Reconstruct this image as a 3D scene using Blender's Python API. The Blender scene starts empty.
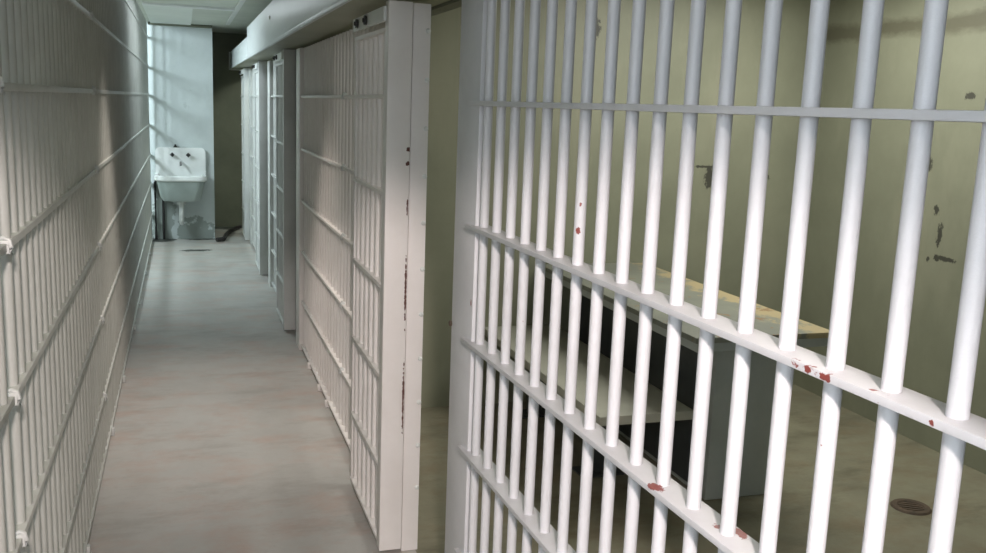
import bpy, bmesh, math, random
from mathutils import Vector, Matrix
random.seed(7)
C = bpy.context.scene.collection
PI = math.pi

# ------------------------------------------------------------------ materials
def nt(name):
    m = bpy.data.materials.new(name); m.use_nodes = True
    n = m.node_tree; b = n.nodes['Principled BSDF']
    return m, n, b

def noise(n, scale, detail=6, rough=.6, stretch=(1, 1, 1), off=(0, 0, 0)):
    g = n.nodes.new('ShaderNodeNewGeometry'); mp = n.nodes.new('ShaderNodeMapping')
    mp.inputs['Scale'].default_value = stretch; mp.inputs['Location'].default_value = off
    n.links.new(g.outputs['Position'], mp.inputs['Vector'])
    t = n.nodes.new('ShaderNodeTexNoise'); t.inputs['Scale'].default_value = scale
    t.inputs['Detail'].default_value = detail; t.inputs['Roughness'].default_value = rough
    n.links.new(mp.outputs[0], t.inputs['Vector']); return t.outputs['Fac']

def ramp(n, src, a, b, va=0., vb=1.):
    r = n.nodes.new('ShaderNodeMapRange'); r.inputs['From Min'].default_value = a; r.inputs['From Max'].default_value = b
    r.inputs['To Min'].default_value = va; r.inputs['To Max'].default_value = vb
    n.links.new(src, r.inputs['Value']); return r.outputs[0]

def mix(n, fac, a, b):
    m = n.nodes.new('ShaderNodeMix'); m.data_type = 'RGBA'
    n.links.new(fac, m.inputs[0])
    for s, i in ((a, 6), (b, 7)):
        if isinstance(s, tuple): m.inputs[i].default_value = (*s, 1)
        else: n.links.new(s, m.inputs[i])
    return m.outputs[2]

def mathn(n, op, a, b):
    m = n.nodes.new('ShaderNodeMath'); m.operation = op
    for s, i in ((a, 0), (b, 1)):
        if isinstance(s, (int, float)): m.inputs[i].default_value = s
        else: n.links.new(s, m.inputs[i])
    return m.outputs[0]

def spots(n, pts, nz, amp=.9):
    """mask that is 1 inside ragged blobs around the given positions; pts = (x,y,z,(rx,ry,rz))"""
    tot = None
    for (x, y, z, r) in pts:
        g = n.nodes.new('ShaderNodeNewGeometry')
        s = n.nodes.new('ShaderNodeVectorMath'); s.operation = 'SUBTRACT'
        n.links.new(g.outputs['Position'], s.inputs[0]); s.inputs[1].default_value = (x, y, z)
        d = n.nodes.new('ShaderNodeVectorMath'); d.operation = 'DIVIDE'
        n.links.new(s.outputs[0], d.inputs[0]); d.inputs[1].default_value = r
        l = n.nodes.new('ShaderNodeVectorMath'); l.operation = 'LENGTH'
        n.links.new(d.outputs[0], l.inputs[0])
        v = mathn(n, 'SUBTRACT', 1.0, l.outputs['Value'])
        tot = v if tot is None else mathn(n, 'MAXIMUM', tot, v)
    nn = mathn(n, 'MULTIPLY', mathn(n, 'SUBTRACT', nz, .5), amp * 2)
    return ramp(n, mathn(n, 'ADD', tot, nn), .38, .46)

def paint(name, col, col2, scale=3, chips=.0, chipcol=(.16, .03, .02), rough=.42, pts=None, bump=.15, stretch=(1, 1, 1), grime=None, pcol=None, chipscale=55, pscale=60):
    m, n, b = nt(name)
    c = mix(n, ramp(n, noise(n, scale, 8, .65, stretch), .35, .68), col, col2)
    if grime:
        c = mix(n, ramp(n, noise(n, grime[1], 10, .75, grime[2], (3, 7, 1)), grime[3], grime[4]), c, grime[0])
    if chips:
        c = mix(n, ramp(n, noise(n, chipscale, 4, .55, (1, 1, .7), (5, 2, 9)), chips, chips + .02), c, chipcol)
    if pts:
        c = mix(n, spots(n, pts, noise(n, pscale, 5, .6)), c, pcol or chipcol)
    n.links.new(c, b.inputs['Base Color'])
    b.inputs['Roughness'].default_value = rough
    bp = n.nodes.new('ShaderNodeBump'); bp.inputs['Strength'].default_value = bump; bp.inputs['Distance'].default_value = .004
    n.links.new(noise(n, scale * 14, 6, .6, stretch), bp.inputs['Height']); n.links.new(bp.outputs[0], b.inputs['Normal'])
    return m

def ng(a, z, dx=-.03):            # point on the near grille: distance a along it from the stile edge
    t = .0271; return (.7795 + math.sin(t) * a + dx * math.cos(t), 2.715 - math.cos(t) * a + dx * math.sin(t), z)
CH = [(*ng(a, z, d), r) for a, z, d, r in [
    (1.655, 1.318, -.025, (.012, .022, .010)), (1.69, 1.318, -.025, (.012, .025, .009)), (1.72, 1.318, -.025, (.012, .018, .01)), (1.80, 1.318, -.02, (.012, .012, .012)), (1.82, 1.318, -.02, (.014, .012, .01)),
    (1.90, 1.318, -.02, (.016, .016, .010)), (1.52, 1.33, -.03, (.014, .03, .004)), (1.475, .995, .0, (.025, .028, .010)), (1.50, .99, .02, (.02, .03, .02)), (1.45, 1.02, .0, (.014, .016, .014)),
    (1.30, .99, -.02, (.02, .03, .008)), (1.60, .99, -.01, (.02, .03, .008)), (.95, 1.05, -.012, (.012, .014, .02)), (.97, 1.08, -.012, (.012, .02, .014)),
    (.89, 1.455, -.012, (.012, .01, .012)), (.885, 1.40, -.012, (.012, .008, .016)), (.90, 1.37, -.012, (.012, .006, .012)), (.42, 1.15, -.012, (.012, .012, .015)), (.21, 1.10, -.015, (.012, .01, .015)), (.7, 1.21, -.012, (.012, .012, .02))]]
M = {}
M['white'] = paint('white_bar_paint', (.68, .685, .705), (.61, .615, .63), 6, chips=.765, pts=CH, chipcol=(.25, .06, .05), bump=.25)
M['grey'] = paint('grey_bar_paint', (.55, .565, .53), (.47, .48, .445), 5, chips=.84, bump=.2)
M['far'] = paint('pale_gate_paint', (.66, .68, .67), (.56, .58, .56), 5, bump=.2)
M['cream'] = paint('cream_gate_paint', (.85, .82, .80), (.80, .765, .74), 6, chips=.79, pts=[(.737, 3.2, 1.50, (.012, .02, .014)), (.737, 3.2, 1.45, (.012, .02, .012)), (.738, 3.2, 1.0, (.006, .02, .2)), (.738, 3.2, .6, (.006, .02, .2)), (.738, 3.2, 1.3, (.005, .02, .05))], chipcol=(.12, .05, .04))
M['housing'] = paint('pale_housing_paint', (.62, .66, .66), (.52, .56, .56), 2.2, rough=.35, stretch=(1, .4, 1.5))
M['soffit'] = paint('shaded_soffit_olive', (.30, .31, .22), (.24, .25, .17), 3)  # shade under the housing is put into this olive colour
SC = [(3.65, 3.742, .985, (.05, .10, .02)), (3.65, 3.80, .98, (.05, .03, .03)), (3.65, 3.86, .965, (.05, .02, .02)), (3.65, 3.80, 1.10, (.05, .03, .10)), (3.65, 3.93, 1.45, (.05, .04, .08)),
      (3.65, 3.71, 1.80, (.05, .05, .03)), (3.65, 3.84, 1.22, (.05, .03, .04)), (2.93, 4.85, 1.30, (.06, .05, .10)), (2.9, 4.85, 1.36, (.15, .05, .012)), (1.40, 4.85, 1.65, (.03, .05, .03)),
      (2.15, 4.85, 2.1, (.04, .05, .09)), (1.42, 4.85, 1.05, (.015, .05, .2)), (3.3, 4.85, 1.3, (.05, .05, .03))]
def cellwall():
    m, n, b = nt('olive_cell_wall')
    c = mix(n, ramp(n, noise(n, 1.3, 8, .65), .35, .65), (.295, .305, .22), (.235, .245, .175))
    c = mix(n, ramp(n, noise(n, 2.2, 6, .6, (1, 1, .35), (4, 1, 2)), .5, .72), c, (.33, .33, .24))
    # rough grey-brown band high on the wall
    g = n.nodes.new('ShaderNodeNewGeometry'); s = n.nodes.new('ShaderNodeSeparateXYZ'); n.links.new(g.outputs['Position'], s.inputs[0])
    d = mathn(n, 'ABSOLUTE', mathn(n, 'SUBTRACT', s.outputs['Z'], 2.155), 0)
    band = mathn(n, 'ADD', ramp(n, d, .015, .09, 1, 0), mathn(n, 'MULTIPLY', mathn(n, 'SUBTRACT', noise(n, 5, 6, .7, (1, 1, 2)), .5), 1.4))
    onback = ramp(n, s.outputs['X'], 3.5, 3.6)
    c = mix(n, mathn(n, 'MULTIPLY', ramp(n, band, .35, .9, 0, .8), onback), c, (.12, .115, .075))
    c = mix(n, spots(n, SC, noise(n, 48, 8, .8, (1, 1, .6)), 1.25), c, (.07, .07, .055))
    n.links.new(c, b.inputs['Base Color']); b.inputs['Roughness'].default_value = .5
    return m
M['cell'] = cellwall()
M['endwall'] = paint('pale_blue_white_wall', (.55, .60, .60), (.47, .52, .52), 2.5, rough=.5, grime=((.20, .24, .22), 3.5, (1, 1, .6), .60, .78), pts=[(-.25, 11.5, .12, (.25, .3, .55)), (.05, 11.5, .05, (.4, .3, .30)), (-.28, 11.5, .5, (.08, .3, .3))], pcol=(.26, .295, .275), pscale=7)  # pts put the sink's shade, along with grime, into the lower wall colour
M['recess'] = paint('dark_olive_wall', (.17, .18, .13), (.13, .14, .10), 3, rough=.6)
M['ceil'] = paint('ceiling_board', (.62, .65, .58), (.52, .55, .49), 2, rough=.7)
M['ceil2'] = paint('light_ceiling_board', (.76, .80, .76), (.68, .72, .68), 2, rough=.7)
M['batten'] = paint('white_batten', (.75, .77, .75), (.66, .68, .66), 5)
M['outer'] = paint('green_outer_wall', (.36, .38, .28), (.30, .32, .23), 1.5, rough=.6)
def floor_mat(name, a, b_, dirt, rust, rough, pts=None):
    m, n, b = nt(name)
    c = mix(n, ramp(n, noise(n, 1.6, 10, .7, (1, .7, 1)), .35, .65), a, b_)
    c = mix(n, ramp(n, noise(n, 2.6, 10, .75, (.6, 1.6, 1), (2, 5, 0)), .50, .72, 0, .75), c, dirt)
    c = mix(n, ramp(n, noise(n, 3.4, 9, .7, (.8, 1.3, 1), (8, 3, 0)), .48, .72, 0, .5), c, rust)
    c = mix(n, ramp(n, noise(n, 45, 5, .6), .62, .75, 0, .35), c, dirt)
    if pts: c = mix(n, spots(n, pts, noise(n, 6, 8, .75), .8), c, (.07, .075, .065))
    n.links.new(c, b.inputs['Base Color'])
    n.links.new(ramp(n, noise(n, 4, 6), .3, .7, rough, rough + .2), b.inputs['Roughness'])
    bp = n.nodes.new('ShaderNodeBump'); bp.inputs['Strength'].default_value = .2; bp.inputs['Distance'].default_value = .004
    n.links.new(noise(n, 30, 8), bp.inputs['Height']); n.links.new(bp.outputs[0], b.inputs['Normal'])
    return m
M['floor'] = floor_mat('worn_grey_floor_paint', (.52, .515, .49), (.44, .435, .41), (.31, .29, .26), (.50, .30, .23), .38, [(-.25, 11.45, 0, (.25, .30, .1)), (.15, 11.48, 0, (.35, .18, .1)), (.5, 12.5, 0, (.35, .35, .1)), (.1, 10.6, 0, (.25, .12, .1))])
M['cellfloor'] = floor_mat('stained_cell_floor', (.31, .295, .21), (.22, .21, .15), (.10, .09, .06), (.20, .12, .06), .3)
def table_mat():
    m, n, b = nt('worn_table_paint')
    c = mix(n, ramp(n, noise(n, 4, 8, .65), .35, .65), (.20, .21, .18), (.25, .26, .21))
    g = n.nodes.new('ShaderNodeNewGeometry'); s = n.nodes.new('ShaderNodeSeparateXYZ'); n.links.new(g.outputs['Position'], s.inputs[0])
    e = mathn(n, 'ADD', ramp(n, s.outputs['X'], 2.10, 2.53), mathn(n, 'MULTIPLY', mathn(n, 'SUBTRACT', noise(n, 7, 9, .75), .5), 2.2))
    c = mix(n, ramp(n, e, .72, .86), c, (.45, .37, .21))
    c = mix(n, ramp(n, noise(n, 9, 9, .7, (1, 1, 1), (6, 6, 6)), .60, .64), c, (.28, .17, .08))
    n.links.new(c, b.inputs['Base Color']); b.inputs['Roughness'].default_value = .45
    return m
M['table'] = table_mat()
M['bench'] = paint('worn_bench_paint', (.50, .50, .42), (.42, .42, .35), 4, grime=((.62, .54, .28), 6, (1, 1, 1), .66, .70))
M['pillar'] = paint('grey_steel_paint', (.46, .49, .45), (.40, .43, .40), 5)
M['dark'] = paint('dark_grey_shade_and_legs', (.07, .08, .08), (.05, .055, .055), 5)  # under-table shade as a panel colour; also used on the bench legs
M['black'] = paint('black_iron', (.02, .02, .02), (.035, .03, .03), 9, rough=.5)
M['porcelain'] = paint('white_porcelain', (.86, .88, .87), (.80, .83, .82), 3, rough=.15, bump=.02)
M['bowl'] = paint('shaded_basin_underside', (.40, .46, .44), (.33, .39, .37), 5, rough=.4)  # shaded porcelain below the rim, its shade painted as a darker colour
M['chrome'] = paint('dull_metal', (.25, .25, .25), (.18, .18, .18), 10, rough=.3)
M['rust'] = paint('rusty_iron', (.13, .09, .06), (.07, .055, .04), 20, rough=.8)
M['glass'] = M['chrome']

# ------------------------------------------------------------------ mesh helpers
def box(bm, x0, x1, y0, y1, z0, z1, bev=0):
    r = bmesh.ops.create_cube(bm, size=1)
    vs = r['verts']
    for v in vs:
        v.co = Vector(((x0 + x1) / 2 + v.co.x * (x1 - x0), (y0 + y1) / 2 + v.co.y * (y1 - y0), (z0 + z1) / 2 + v.co.z * (z1 - z0)))
    if bev:
        es = list({e for v in vs for e in v.link_edges})
        bmesh.ops.bevel(bm, geom=es, offset=bev, segments=2, affect='EDGES', profile=.6)

def cyl(bm, p, q, r, seg=14, r2=None, cap=True):
    p = Vector(p); q = Vector(q); d = q - p
    mat = Matrix.Translation((p + q) / 2) @ d.to_track_quat('Z', 'Y').to_matrix().to_4x4()
    bmesh.ops.create_cone(bm, cap_ends=cap, segments=seg, radius1=r, radius2=r if r2 is None else r2, depth=d.length, matrix=mat)

def tube(bm, pts, r, seg=10):
    pts = [Vector(p) for p in pts]; rings = []
    for i, p in enumerate(pts):
        t = (pts[min(i + 1, len(pts) - 1)] - pts[max(i - 1, 0)]).normalized()
        q = t.to_track_quat('Z', 'Y')
        rings.append([bm.verts.new(p + q @ Vector((r * math.cos(2 * PI * k / seg), r * math.sin(2 * PI * k / seg), 0))) for k in range(seg)])
    for a, b in zip(rings, rings[1:]):
        for k in range(seg): bm.faces.new((a[k], a[(k + 1) % seg], b[(k + 1) % seg], b[k]))
    bm.faces.new(rings[0][::-1]); bm.faces.new(rings[-1])

def obj(name, bm, mat, parent=None, smooth=True, loc=None):
    me = bpy.data.meshes.new(name); bmesh.ops.recalc_face_normals(bm, faces=bm.faces); bm.to_mesh(me); bm.free()
    me.materials.append(mat)
    if smooth:
        for p in me.polygons: p.use_smooth = True
        me.set_sharp_from_angle(angle=math.radians(35))
    o = bpy.data.objects.new(name, me); C.objects.link(o)
    if parent: o.parent = parent
    if loc: o.location = loc
    return o

def thing(name, label, cat, loc=(0, 0, 0), rotz=0, group=None):
    o = bpy.data.objects.new(name, None); C.objects.link(o); o.empty_display_size = .1
    o.location = loc; o.rotation_euler = (0, 0, rotz); o['label'] = label; o['category'] = cat
    if group: o['group'] = group
    return o

def tag(o, label, cat, group=None):
    o['label'] = label; o['category'] = cat
    if group: o['group'] = group
    return o

def share(name, src, parent, loc):
    o = bpy.data.objects.new(name, src.data); C.objects.link(o); o.parent = parent; o.location = loc; return o

def struct(name, bm, mat, parent=None):
    o = obj(name, bm, mat, parent, smooth=False)
    if not parent: o['kind'] = 'structure'
    return o

def sbox(name, mat, *a, parent=None):
    bm = bmesh.new(); box(bm, *a); return struct(name, bm, mat, parent)

# ------------------------------------------------------------------ setting
CZ = 2.45
# floors
sbox('floor', M['floor'], -2.4, .80, -2.6, 12.9, -.12, 0)
sbox('floor_cell', M['cellfloor'], .80, 3.8, -2.6, 12.9, -.12, 0)
# end of the corridor
sbox('wall_end', M['endwall'], -2.4, .33, 11.5, 11.66, 0, 2.6)
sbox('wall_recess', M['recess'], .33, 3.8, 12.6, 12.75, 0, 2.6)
sbox('wall_recess_side', M['endwall'], .17, .33, 11.66, 12.75, 0, 2.6)
# cells: back wall and partitions
sbox('wall_cell_back', M['cell'], 3.65, 3.80, -2.6, 12.6, 0, 2.6)
sbox('wall_partition_1', M['cell'], .88, 3.65, 4.85, 4.95, 0, 2.45)
sbox('wall_partition_2', M['cell'], .88, 3.65, 7.30, 7.40, 0, 2.45)
sbox('wall_partition_3', M['cell'], .88, 3.65, 9.75, 9.85, 0, 2.45)
sbox('wall_partition_near', M['cell'], .95, 3.65, -1.7, -1.6, 0, 2.45)
# outer walkway beyond the left bars, with a window near its far end
bm = bmesh.new()
box(bm, -2.4, -2.25, -2.6, 8.2, 0, 3.1); box(bm, -2.4, -2.25, 9.8, 11.5, 0, 3.1); box(bm, -2.4, -2.25, 8.2, 9.8, 0, 1.9); box(bm, -2.4, -2.25, 8.2, 9.8, 2.95, 3.1)
struct('wall_left', bm, M['outer'])
bm = bmesh.new()
box(bm, -2.34, -2.29, 8.2, 9.8, 1.9, 1.96); box(bm, -2.34, -2.29, 8.2, 9.8, 2.89, 2.95)
for y in (8.2, 8.98, 9.74): box(bm, -2.34, -2.29, y, y + .06, 1.96, 2.89)
struct('window_1', bm, M['batten'])
# ceiling
sbox('ceiling', M['ceil'], -.40, 3.8, -2.6, 12.75, CZ, CZ + .12)
sbox('ceiling_walkway', M['ceil'], -2.4, -.40, -2.6, 11.66, 3.0, 3.1)
sbox('wall_above_bars', M['ceil'], -.40, -.34, -2.6, 11.5, CZ + .12, 3.0)
bm = bmesh.new(); box(bm, -.33, .10, 9.25, 11.49, CZ - .012, CZ + .001); struct('trim_1', bm, M['ceil2'])
bm = bmesh.new(); box(bm, -.33, .46, 9.10, 9.22, CZ - .018, CZ + .001, .003); struct('trim_2', bm, M['batten'])
bm = bmesh.new(); box(bm, .46, .50, 5.0, 11.0, CZ - .018, CZ + .001, .003); struct('trim_3', bm, M['batten'])
bm = bmesh.new(); box(bm, -.33, .46, 6.5, 6.62, CZ - .018, CZ + .001, .003); struct('trim_4', bm, M['batten'])
bm = bmesh.new(); box(bm, -.36, .33, 11.43, 11.5, CZ - .03, CZ + .001, .01); struct('trim_5', bm, M['recess'])

# ------------------------------------------------------------------ bar grilles
RH = [.335 * k for k in range(6)]       # rail heights
BAR_R = .0126
def bar_mesh(z0, z1, r=BAR_R, seg=16):
    bm = bmesh.new(); cyl(bm, (0, 0, z0), (0, 0, z1), r, seg); return bm

def grille(root, y0, y1, heights, z1, mat, x=0., rail_w=.058, rail_t=.013, pitch=.1, first=None, rad=BAR_R, stile0=None, stile1=None, seg=16, last=None):
    """bars at pitch along local y between y0 and y1, flat rails the bars pass through, end stiles"""
    for h in heights:
        bm = bmesh.new(); zz = max(h, .035); box(bm, x - rail_w / 2, x + rail_w / 2, y0, y1, zz - rail_t / 2, zz + rail_t / 2, .0025)
        obj('rail', bm, mat, root)
    src = None; y = y0 + pitch / 2 if first is None else first
    while y < (y1 - .02 if last is None else last):
        if src is None: src = obj('bar', bar_mesh(.03, z1, rad, seg=seg), mat, root, loc=(x, y, 0))
        else: share('bar', src, root, (x, y, 0))
        y += pitch
    for s in (stile0, stile1):
        if s:
            bm = bmesh.new(); box(bm, *s, 0, z1, .004); obj('stile', bm, mat, root)

# near fixed grille on the right
g = thing('bar_grille', 'white-painted cell bars in the right foreground, chipped to red primer', 'cell bars', (.7795, 2.715, 0), .0271)
grille(g, -3.4, -.17, [0, .328, .655, .985, 1.318, 1.661], 1.99, M['white'], first=-.2535 - .1035 * 30, pitch=.1035, seg=24, rail_w=.060, rail_t=.0125,
       stile0=(-.016, .02, -.225, -.03), last=-.2)
# bolt heads low on the stile
for z in (.20, 1.0):
    bm = bmesh.new(); cyl(bm, (-.016, -.03, z), (-.022, -.03, z), .009, 8); obj('bolt', bm, M['rust'], g)

# left grille, sections between the joints
LH = [0, .30, .655, .985, 1.32, 1.655, 1.965, 2.285]
secs = [(-.02, 2.22, 'nearest section of the grey bar wall along the left of the corridor'),
        (2.22, 4.42, 'second section from the front of the grey bar wall on the left'),
        (4.42, 6.62, 'middle section of the grey bar wall on the left, fading to olive'),
        (6.62, 8.82, 'fourth section of the grey bar wall on the left, next to the far one'),
        (8.82, 11.48, 'far section of the left bar wall, meeting the pale wall beside the sink')]
for i, (a, b, lab) in enumerate(secs):
    r = thing('bar_grille', lab, 'cell bars', (-.381, a, 0), 0, 'sections of the left bar wall')
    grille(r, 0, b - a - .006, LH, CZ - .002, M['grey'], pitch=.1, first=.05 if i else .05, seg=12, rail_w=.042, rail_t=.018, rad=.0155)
    if i < 2:
        for h in LH[1:7]:                       # curved saddle clamps over the rail joints
            bm = bmesh.new(); L = b - a
            box(bm, .004, .026, L - .04, L - .018, h - .014, h + .016, .004)
            tube(bm, [(.0, L - .028, h + .013), (.014, L - .032, h + .021), (.025, L - .034, h + .016), (.028, L - .034, h), (.027, L - .034, h - .014)], .005, 8)
            obj('rail_clamp', bm, M['far'], r)
    for yy in (.3, (b - a) * .55):              # small floor brackets under the bottom rail
        bm = bmesh.new(); box(bm, .0, .032, yy, yy + .028, .001, .04, .004); obj('floor_bracket', bm, M['far'], r)

# fixed grilles on the right between the doorways
def fixed(a, b, mat, label, clamps=()):
    r = thing('bar_grille', label, 'cell bars', (.745, a, 0))
    grille(r, .0, b - a, RH, 1.98, mat, pitch=.1, seg=12, rail_w=.05, rail_t=.014, stile1=(-.035, .02, b - a, b - a + .20))
    for (cy, hs) in clamps:
        for h in hs:
            bm = bmesh.new(); box(bm, -.030, -.01, cy - a - .012, cy - a + .012, h - .012, h + .014, .004)
            tube(bm, [(-.012, cy - a, h + .012), (-.024, cy - a, h + .018), (-.031, cy - a, h + .006), (-.031, cy - a, h - .012)], .005, 8)
            obj('rail_clamp', bm, M['far'], r)
    return r
g1 = fixed(3.29, 6.20, M['cream'], 'cream bar grille behind the open sliding gate, middle of the right side', [(4.50, RH[1:])])
for yy in (5.72, 5.25, 4.95):
    bm = bmesh.new(); box(bm, -.038, -.01, yy - 3.29, yy - 3.26, .001, .04, .004); obj('floor_bracket', bm, M['cream'], g1)
fixed(6.88, 8.45, M['far'], 'narrow pale bar grille seen edge-on between the second and third doorways')
fixed(9.16, 11.0, M['far'], 'pale bar grille furthest down the right side, near the olive recess')

# door jambs: plate with a column of bolts
def jamb(y, mat, label, bolts):
    r = thing('door_jamb', label, 'door jamb', (.746, y, 0))
    bm = bmesh.new(); box(bm, .0, .063, .0, .05, 0, 1.99, .003); obj('jamb_plate', bm, mat, r)
    for z in bolts:
        bm = bmesh.new(); bmesh.ops.create_uvsphere(bm, u_segments=10, v_segments=6, radius=.009, matrix=Matrix.Translation((.054, -.001, z)) @ Matrix.Diagonal((1, .7, 1, 1)))
        obj('bolt', bm, M['batten'], r)
    return r
jamb(3.21, M['cream'], 'cream steel jamb plate with a column of bolts beside the nearest doorway', [.25 + .165 * k for k in range(11)])
jamb(6.78, M['far'], 'pale steel jamb of the second doorway, beyond the long grille', [.4, .9, 1.4, 1.8])
jamb(9.06, M['far'], 'pale steel jamb of the third doorway, beside the thin far gate', [.4, .9, 1.4, 1.8])

# sliding gates, each pushed back in front of the grille beyond its doorway
def gate(y, L, mat, label, plate=True):
    r = thing('sliding_gate', label, 'cell gate', (.660, y, 0), 0, 'sliding cell gates on the right')
    bm = bmesh.new(); box(bm, 0, .083, 0, .055, .015, 1.992, .003); obj('stile', bm, mat, r)
    for h in (.04, .335, .67, 1.005, 1.34, 1.675, 1.90):
        bm = bmesh.new(); box(bm, .0, .045, .055, L, h - .0075, h + .0075, .002); obj('rail', bm, mat, r)
    k = 0; src = None; yy = .13
    while yy < L - .01:
        if src is None: src = obj('bar', bar_mesh(.03, 1.90, seg=14), mat, r, loc=(.0225, yy, 0))
        else: share('bar', src, r, (.0225, yy, 0))
        yy += .1
    bm = bmesh.new(); box(bm, .006, .04, L, L + .025, .03, 1.90, .002); obj('end_strap', bm, mat, r)
    bm = bmesh.new(); box(bm, -.012, -.001, .03, L - .02, 1.925, 1.975, .002); hp = obj('hanger_plate', bm, M['batten'], r)
    for q in (.34, .52):
        bm = bmesh.new(); cyl(bm, (-.022, q, 1.95), (-.0125, q, 1.95), .017, 16); cyl(bm, (-.028, q, 1.95), (-.0222, q, 1.95), .008, 6); obj('roller', bm, M['black'], hp)
    return r
gate(3.20, .66, M['cream'], 'nearest cream sliding gate with hanger plate, its edge post facing the camera')
gate(6.72, .62, M['far'], 'second sliding gate along the right, pale edge post past the long grille')
gate(8.98, .62, M['far'], 'third sliding gate along the right, thin pale post far down the corridor')
gate(11.25, .6, M['far'], 'furthest sliding gate on the right, bluish sliver beside the olive recess')

# housing for the door mechanism above the gates
def housing(y0, y1, zt, label, screws, cap):
    r = thing('mechanism_housing', label, 'metal housing', (.56, y0, 0), 0, 'overhead gate housing sections'); r.location.z = 2.0
    L = y1 - y0; h = zt - 2.0
    bm = bmesh.new(); box(bm, 0, .006, 0, L, .0, h, .002); box(bm, -.006, .0, 0, L, .001, .022, .002); obj('front_cover', bm, M['housing'], r)
    bm = bmesh.new(); box(bm, .006, .30, 0, L, h - .006, h, .001); obj('top_cover', bm, M['housing'], r)
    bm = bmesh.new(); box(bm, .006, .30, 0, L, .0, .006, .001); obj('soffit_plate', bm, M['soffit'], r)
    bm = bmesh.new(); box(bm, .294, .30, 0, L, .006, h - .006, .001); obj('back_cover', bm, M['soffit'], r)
    if cap:
        bm = bmesh.new(); box(bm, -.01, .30, L, L + .01, -.01, h + .01, .002); obj('end_cap', bm, M['batten'], r)
    for s in screws:
        bm = bmesh.new(); bmesh.ops.create_uvsphere(bm, u_segments=10, v_segments=6, radius=.014, matrix=Matrix.Translation((-.001, s - y0, h * .66)) @ Matrix.Diagonal((.5, 1, 1, 1)))
        obj('screw', bm, M['batten'], r)
    # the head wall that fills in above the housing
housing(-2.3, 8.99, 2.28, 'long pale steel housing running over the gates on the right', [1.5, 4.0, 6.6], False)
housing(9.0, 12.35, 2.2, 'lower far section of the steel housing ending at the olive recess', [10.4], True)
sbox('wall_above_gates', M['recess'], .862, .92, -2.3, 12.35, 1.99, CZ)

# ------------------------------------------------------------------ sink on the end wall
s = thing('wall_sink', 'white wall-mounted utility sink with high splashback at the corridor end', 'sink', (-.04, 11.5, 0))
# splashback: rounded slab
def rounded_slab(bm, x0, x1, z0, z1, y0, y1, r, only_top=False):
    prof = []
    def arc(cx, cz, a0, a1, rr):
        for k in range(7):
            a = a0 + (a1 - a0) * k / 6; prof.append((cx + rr * math.cos(a), cz + rr * math.sin(a)))
    arc(x1 - r, z1 - r, 0, PI / 2, r); arc(x0 + r, z1 - r, PI / 2, PI, r)
    rb = .01 if only_top else r
    arc(x0 + rb, z0 + rb, PI, 1.5 * PI, rb); arc(x1 - rb, z0 + rb, 1.5 * PI, 2 * PI, rb)
    a = [bm.verts.new((x, y0, z)) for x, z in prof]; b = [bm.verts.new((x, y1, z)) for x, z in prof]
    n = len(prof); bm.faces.new(a); bm.faces.new(b[::-1])
    for k in range(n): bm.faces.new((a[k], b[k], b[(k + 1) % n], a[(k + 1) % n]))
bm = bmesh.new(); rounded_slab(bm, -.275, .275, .70, 1.065, -.055, -.001, .05, True); obj('splashback', bm, M['porcelain'], s)
# side arms sloping down to the rim + rim
bm = bmesh.new()
n = 24
def ring(y_front, hw, z, rc=.10, yb=-.05):
    out = []
    pts = [(-hw, yb)]
    for k in range(7):
        a = PI + (PI / 2) * k / 6; pts.append((-hw + rc + rc * math.cos(a), y_front + rc + rc * math.sin(a)))
    for k in range(7):
        a = 1.5 * PI + (PI / 2) * k / 6; pts.append((hw - rc + rc * math.cos(a), y_front + rc + rc * math.sin(a)))
    pts.append((hw, yb))
    return [bm.verts.new((x, y, z)) for x, y in pts]
rings = [ring(-.43, .275, .705), ring(-.445, .285, .72), ring(-.445, .285, .755), ring(-.43, .275, .768), ring(-.40, .245, .765), ring(-.385, .232, .74), ring(-.33, .20, .56, .08)]
for a, b in zip(rings, rings[1:]):
    for k in range(len(a) - 1): bm.faces.new((a[k], a[k + 1], b[k + 1], b[k]))
bm.faces.new(rings[-1])
obj('rim', bm, M['porcelain'], s)
bm = bmesh.new()
rings = [ring(-.42, .262, .704), ring(-.40, .25, .66), ring(-.37, .225, .52), ring(-.33, .195, .475, .08), ring(-.20, .08, .455, .04, -.08)]
for a, b in zip(rings, rings[1:]):
    for k in range(len(a) - 1): bm.faces.new((a[k], a[k + 1], b[k + 1], b[k]))
    bm.faces.new((a[0], b[0], b[-1], a[-1]))
bm.faces.new(rings[-1]); obj('basin', bm, M['bowl'], s)
for x in (-.09, .085):
    bm = bmesh.new(); cyl(bm, (x, -.055, .985), (x, -.10, .985), .011, 12); cyl(bm, (x, -.10, .985), (x, -.115, .985), .021, 14, .016)
    box(bm, x - .026, x + .026, -.125, -.113, .979, .991, .004); box(bm, x - .006, x + .006, -.125, -.113, .959, 1.011, .004); obj('tap_handle', bm, M['black'], s)
bm = bmesh.new(); tube(bm, [(0, -.05, .90), (0, -.11, .905), (0, -.17, .90), (0, -.19, .87)], .012); obj('spout', bm, M['chrome'], s)
bm = bmesh.new(); cyl(bm, (-.055, -.03, 1.066), (-.055, -.03, 1.085), .018, 12); cyl(bm, (-.055, -.03, 1.085), (-.055, -.03, 1.10), .011, 12); box(bm, -.08, -.03, -.045, -.015, 1.064, 1.070, .002); obj('valve_cap', bm, M['black'], s)
bm = bmesh.new()
cyl(bm, (0, -.21, .47), (0, -.21, .43), .05, 16); cyl(bm, (0, -.21, .43), (0, -.21, .30), .028, 14)
tube(bm, [(0, -.21, .31), (0, -.21, .25), (0, -.19, .215), (0, -.15, .205), (0, -.115, .225), (0, -.10, .27), (0, -.08, .30), (0, -.001, .30)], .026, 12)
obj('drain_trap', bm, M['far'], s)
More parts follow.
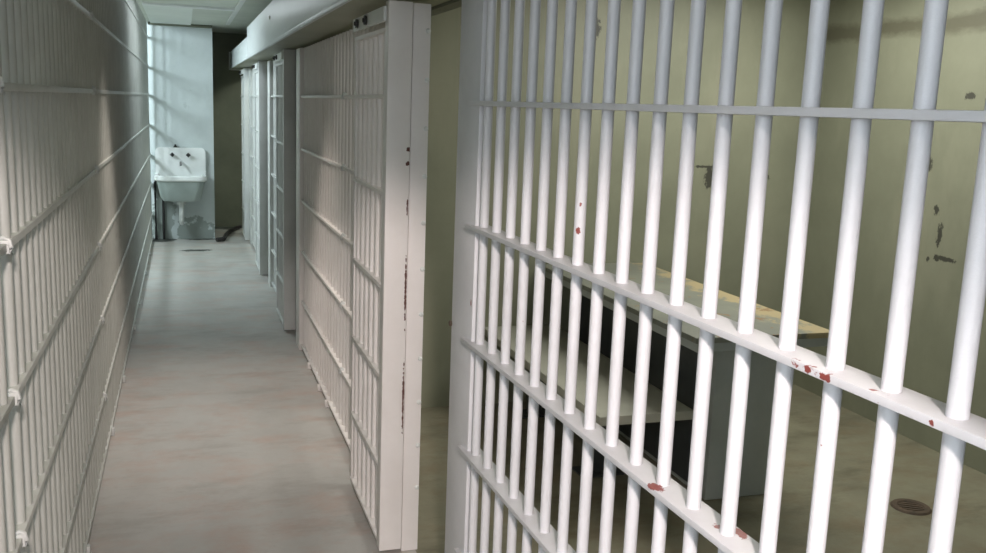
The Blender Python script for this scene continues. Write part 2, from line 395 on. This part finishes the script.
# dark pipe along the skirting
bm = bmesh.new(); tube(bm, [(.34, 11.2, .03), (.42, 11.25, .03), (.46, 11.6, .03), (.52, 11.95, .028), (.60, 12.2, .03), (.66, 12.35, .03)], .025, 8)
tag(obj('floor_pipe', bm, M['black']), 'short black pipe lying on the floor in the recess beside the end wall', 'pipe')
bm = bmesh.new(); tube(bm, [(-.325, 11.46, 0.0), (-.325, 11.46, .66), (-.30, 11.45, .69), (-.29, 11.30, .692)], .016, 8); tube(bm, [(-.24, 11.47, .0), (-.24, 11.47, .48)], .014, 8)  # black tubes standing in the dark area below-left of the sink
tag(obj('dark_tubes', bm, M['black']), 'dark upright tubes on the end wall under the left side of the sink', 'pipe')

# ------------------------------------------------------------------ cell furniture
t = thing('cell_table', 'fixed steel table with yellow worn edge inside the right-hand cell', 'table', (2.29, 3.36, 0))
def T(*a): return (a[0] - 2.29, a[1] - 2.29, a[2] - 3.36, a[3] - 3.36, a[4], a[5])
bm = bmesh.new(); box(bm, *T(1.88, 2.53, 3.12, 4.848, .775, .80), .006); obj('table_top', bm, M['table'], t)
bm = bmesh.new(); box(bm, *T(1.90, 2.51, 3.14, 4.84, .735, .7745), .003); obj('apron', bm, M['pillar'], t)
bm = bmesh.new(); box(bm, *T(2.13, 2.45, 3.36, 3.42, 0.001, .7345), .006); box(bm, *T(2.135, 2.445, 3.42, 4.84, 0.001, .7345), .002)
o = obj('pedestal', bm, M['pillar'], t)
bm = bmesh.new(); box(bm, *T(2.120, 2.134, 3.42, 4.84, 0.03, .734), .002); obj('shade_panel', bm, M['dark'], t)  # dark sheet that paints in the shade below the table top
b = thing('cell_bench', 'low pale steel bench slab in front of the table in the cell', 'bench', (1.80, 3.5, 0))
def B(*a): return (a[0] - 1.80, a[1] - 1.80, a[2] - 3.5, a[3] - 3.5, a[4], a[5])
bm = bmesh.new(); box(bm, *B(1.56, 1.99, 3.27, 4.848, .41, .45), .006); obj('seat', bm, M['bench'], b)
for y in (3.75, 4.6):
    bm = bmesh.new(); box(bm, *B(1.77, 1.84, y, y + .05, .001, .4095), .004); box(bm, *B(1.70, 1.91, y - .04, y + .09, .0, .008)); obj('leg', bm, M['dark'], b)
# floor drain
d = thing('floor_drain', 'round rusty drain set in the stained cell floor, lower right', 'drain', (2.995, 3.09, 0))
bm = bmesh.new(); seg = 32
for k in range(seg):
    a0 = 2 * PI * k / seg; a1 = 2 * PI * (k + 1) / seg
    vs = []
    for rr, z in ((.085, .0005), (.078, .008), (.058, .008), (.052, .001)):
        vs.append((bm.verts.new((rr * math.cos(a0), rr * math.sin(a0), z)), bm.verts.new((rr * math.cos(a1), rr * math.sin(a1), z))))
    for (p, q), (u, v) in zip(vs, vs[1:]): bm.faces.new((p, q, v, u))
bmesh.ops.remove_doubles(bm, verts=bm.verts, dist=1e-5); obj('ring', bm, M['rust'], d)
bm = bmesh.new(); cyl(bm, (0, 0, .0003), (0, 0, .002), .052, 28)
for k in range(-2, 3): box(bm, -.045, .045, k * .018 - .003, k * .018 + .003, .002, .005)
obj('grate', bm, M['rust'], d)

# ------------------------------------------------------------------ camera
R = [(0.94995, -0.01860, 0.31183)]
v1 = Vector((183 - 493, 96 - 276.5)); v3 = Vector((290 - 493, 5500 - 276.5)); f = math.sqrt(-v1.dot(v3))
Y = Vector((v1.x, v1.y, f)).normalized(); Z = -Vector((v3.x, v3.y, f)).normalized(); X = Y.cross(Z)
col = lambda c: Vector((X.dot(c), Y.dot(c), Z.dot(c)))
right, up, back = col(Vector((1, 0, 0))), col(Vector((0, -1, 0))), col(Vector((0, 0, -1)))
cam = bpy.data.objects.new('camera', bpy.data.cameras.new('camera')); C.objects.link(cam)
mw = Matrix((right, up, back)).transposed().to_4x4(); mw.translation = (0, 0, 1.65); cam.matrix_world = mw
cam.data.sensor_width = 36; cam.data.sensor_fit = 'HORIZONTAL'; cam.data.lens = f / 986 * 36; cam.data.clip_start = .02
bpy.context.scene.camera = cam

# ------------------------------------------------------------------ light
def area(name, loc, target, sx, sy, e, col, spread=PI):
    l = bpy.data.lights.new(name, 'AREA'); l.shape = 'RECTANGLE'; l.size = sx; l.size_y = sy; l.energy = e; l.color = col; l.spread = spread
    o = bpy.data.objects.new(name, l); C.objects.link(o); o.location = loc
    o.rotation_euler = (Vector(target) - Vector(loc)).to_track_quat('-Z', 'Y').to_euler(); return o
def spot(name, loc, target, e, col, ang, blend, rad):
    l = bpy.data.lights.new(name, 'SPOT'); l.energy = e; l.color = col; l.spot_size = math.radians(ang); l.spot_blend = blend; l.shadow_soft_size = rad
    o = bpy.data.objects.new(name, l); C.objects.link(o); o.location = loc
    o.rotation_euler = (Vector(target) - Vector(loc)).to_track_quat('-Z', 'Y').to_euler(); return o
spot('corridor_lamp', (.0, -.6, 2.42), (.20, 2.6, 0), 460, (1, .86, .82), 49, .35, .08)
spot('middle_fill', (.12, 5.0, 2.42), (.12, 5.0, 0), 90, (1, .88, .80), 74, .8, .1)  # unseen light added to even out the floor and low walls
area('near_daylight', (-.15, -1.3, 1.75), (.8, .9, 1.35), .9, 1.3, 7, (.82, .89, 1.0), math.radians(110))
area('near_bars_fill', (-2.2, -.5, 1.9), (.8, .7, 1.2), 1.3, 1.2, 36, (.84, .90, 1.0), math.radians(95))  # added fill for the near bars; the walkway wall is solid here
area('end_window_light', (-2.0, 8.9, 2.75), (.0, 11.5, 1.7), .8, .8, 210, (.80, .93, 1.0))
area('cell_fill', (2.7, 3.7, 2.42), (2.7, 3.7, 0), 1.2, 1.3, 36, (1, .98, .92))  # unseen fill added to brighten the cell interior
area('corridor_far_fill', (.05, 8.2, 2.42), (.05, 8.2, 0), .25, 1.6, 10, (.86, .95, 1.0))  # added light that lifts the far gates and floor, no fixture seen
area('recess_fill', (1.6, 11.0, 2.42), (1.2, 11.5, 0), .5, .5, 32, (.90, .95, .85))  # extra unseen light added so the olive recess is less dark
area('walkway_fill', (-1.4, 2.0, 2.95), (-1.2, 2.0, 0), .5, 2.5, 12, (.95, 1, .76))  # olive-tinted ambient fill added beyond the left bars

w = bpy.data.worlds.new('world'); bpy.context.scene.world = w; w.use_nodes = True
bg = w.node_tree.nodes['Background']; bg.inputs[0].default_value = (.82, .88, .74, 1); bg.inputs[1].default_value = .45
vs = bpy.context.scene.view_settings
vs.view_transform = 'Standard'; vs.look = 'None'; vs.gamma = 1; vs.exposure = 0; vs.use_curve_mapping = False
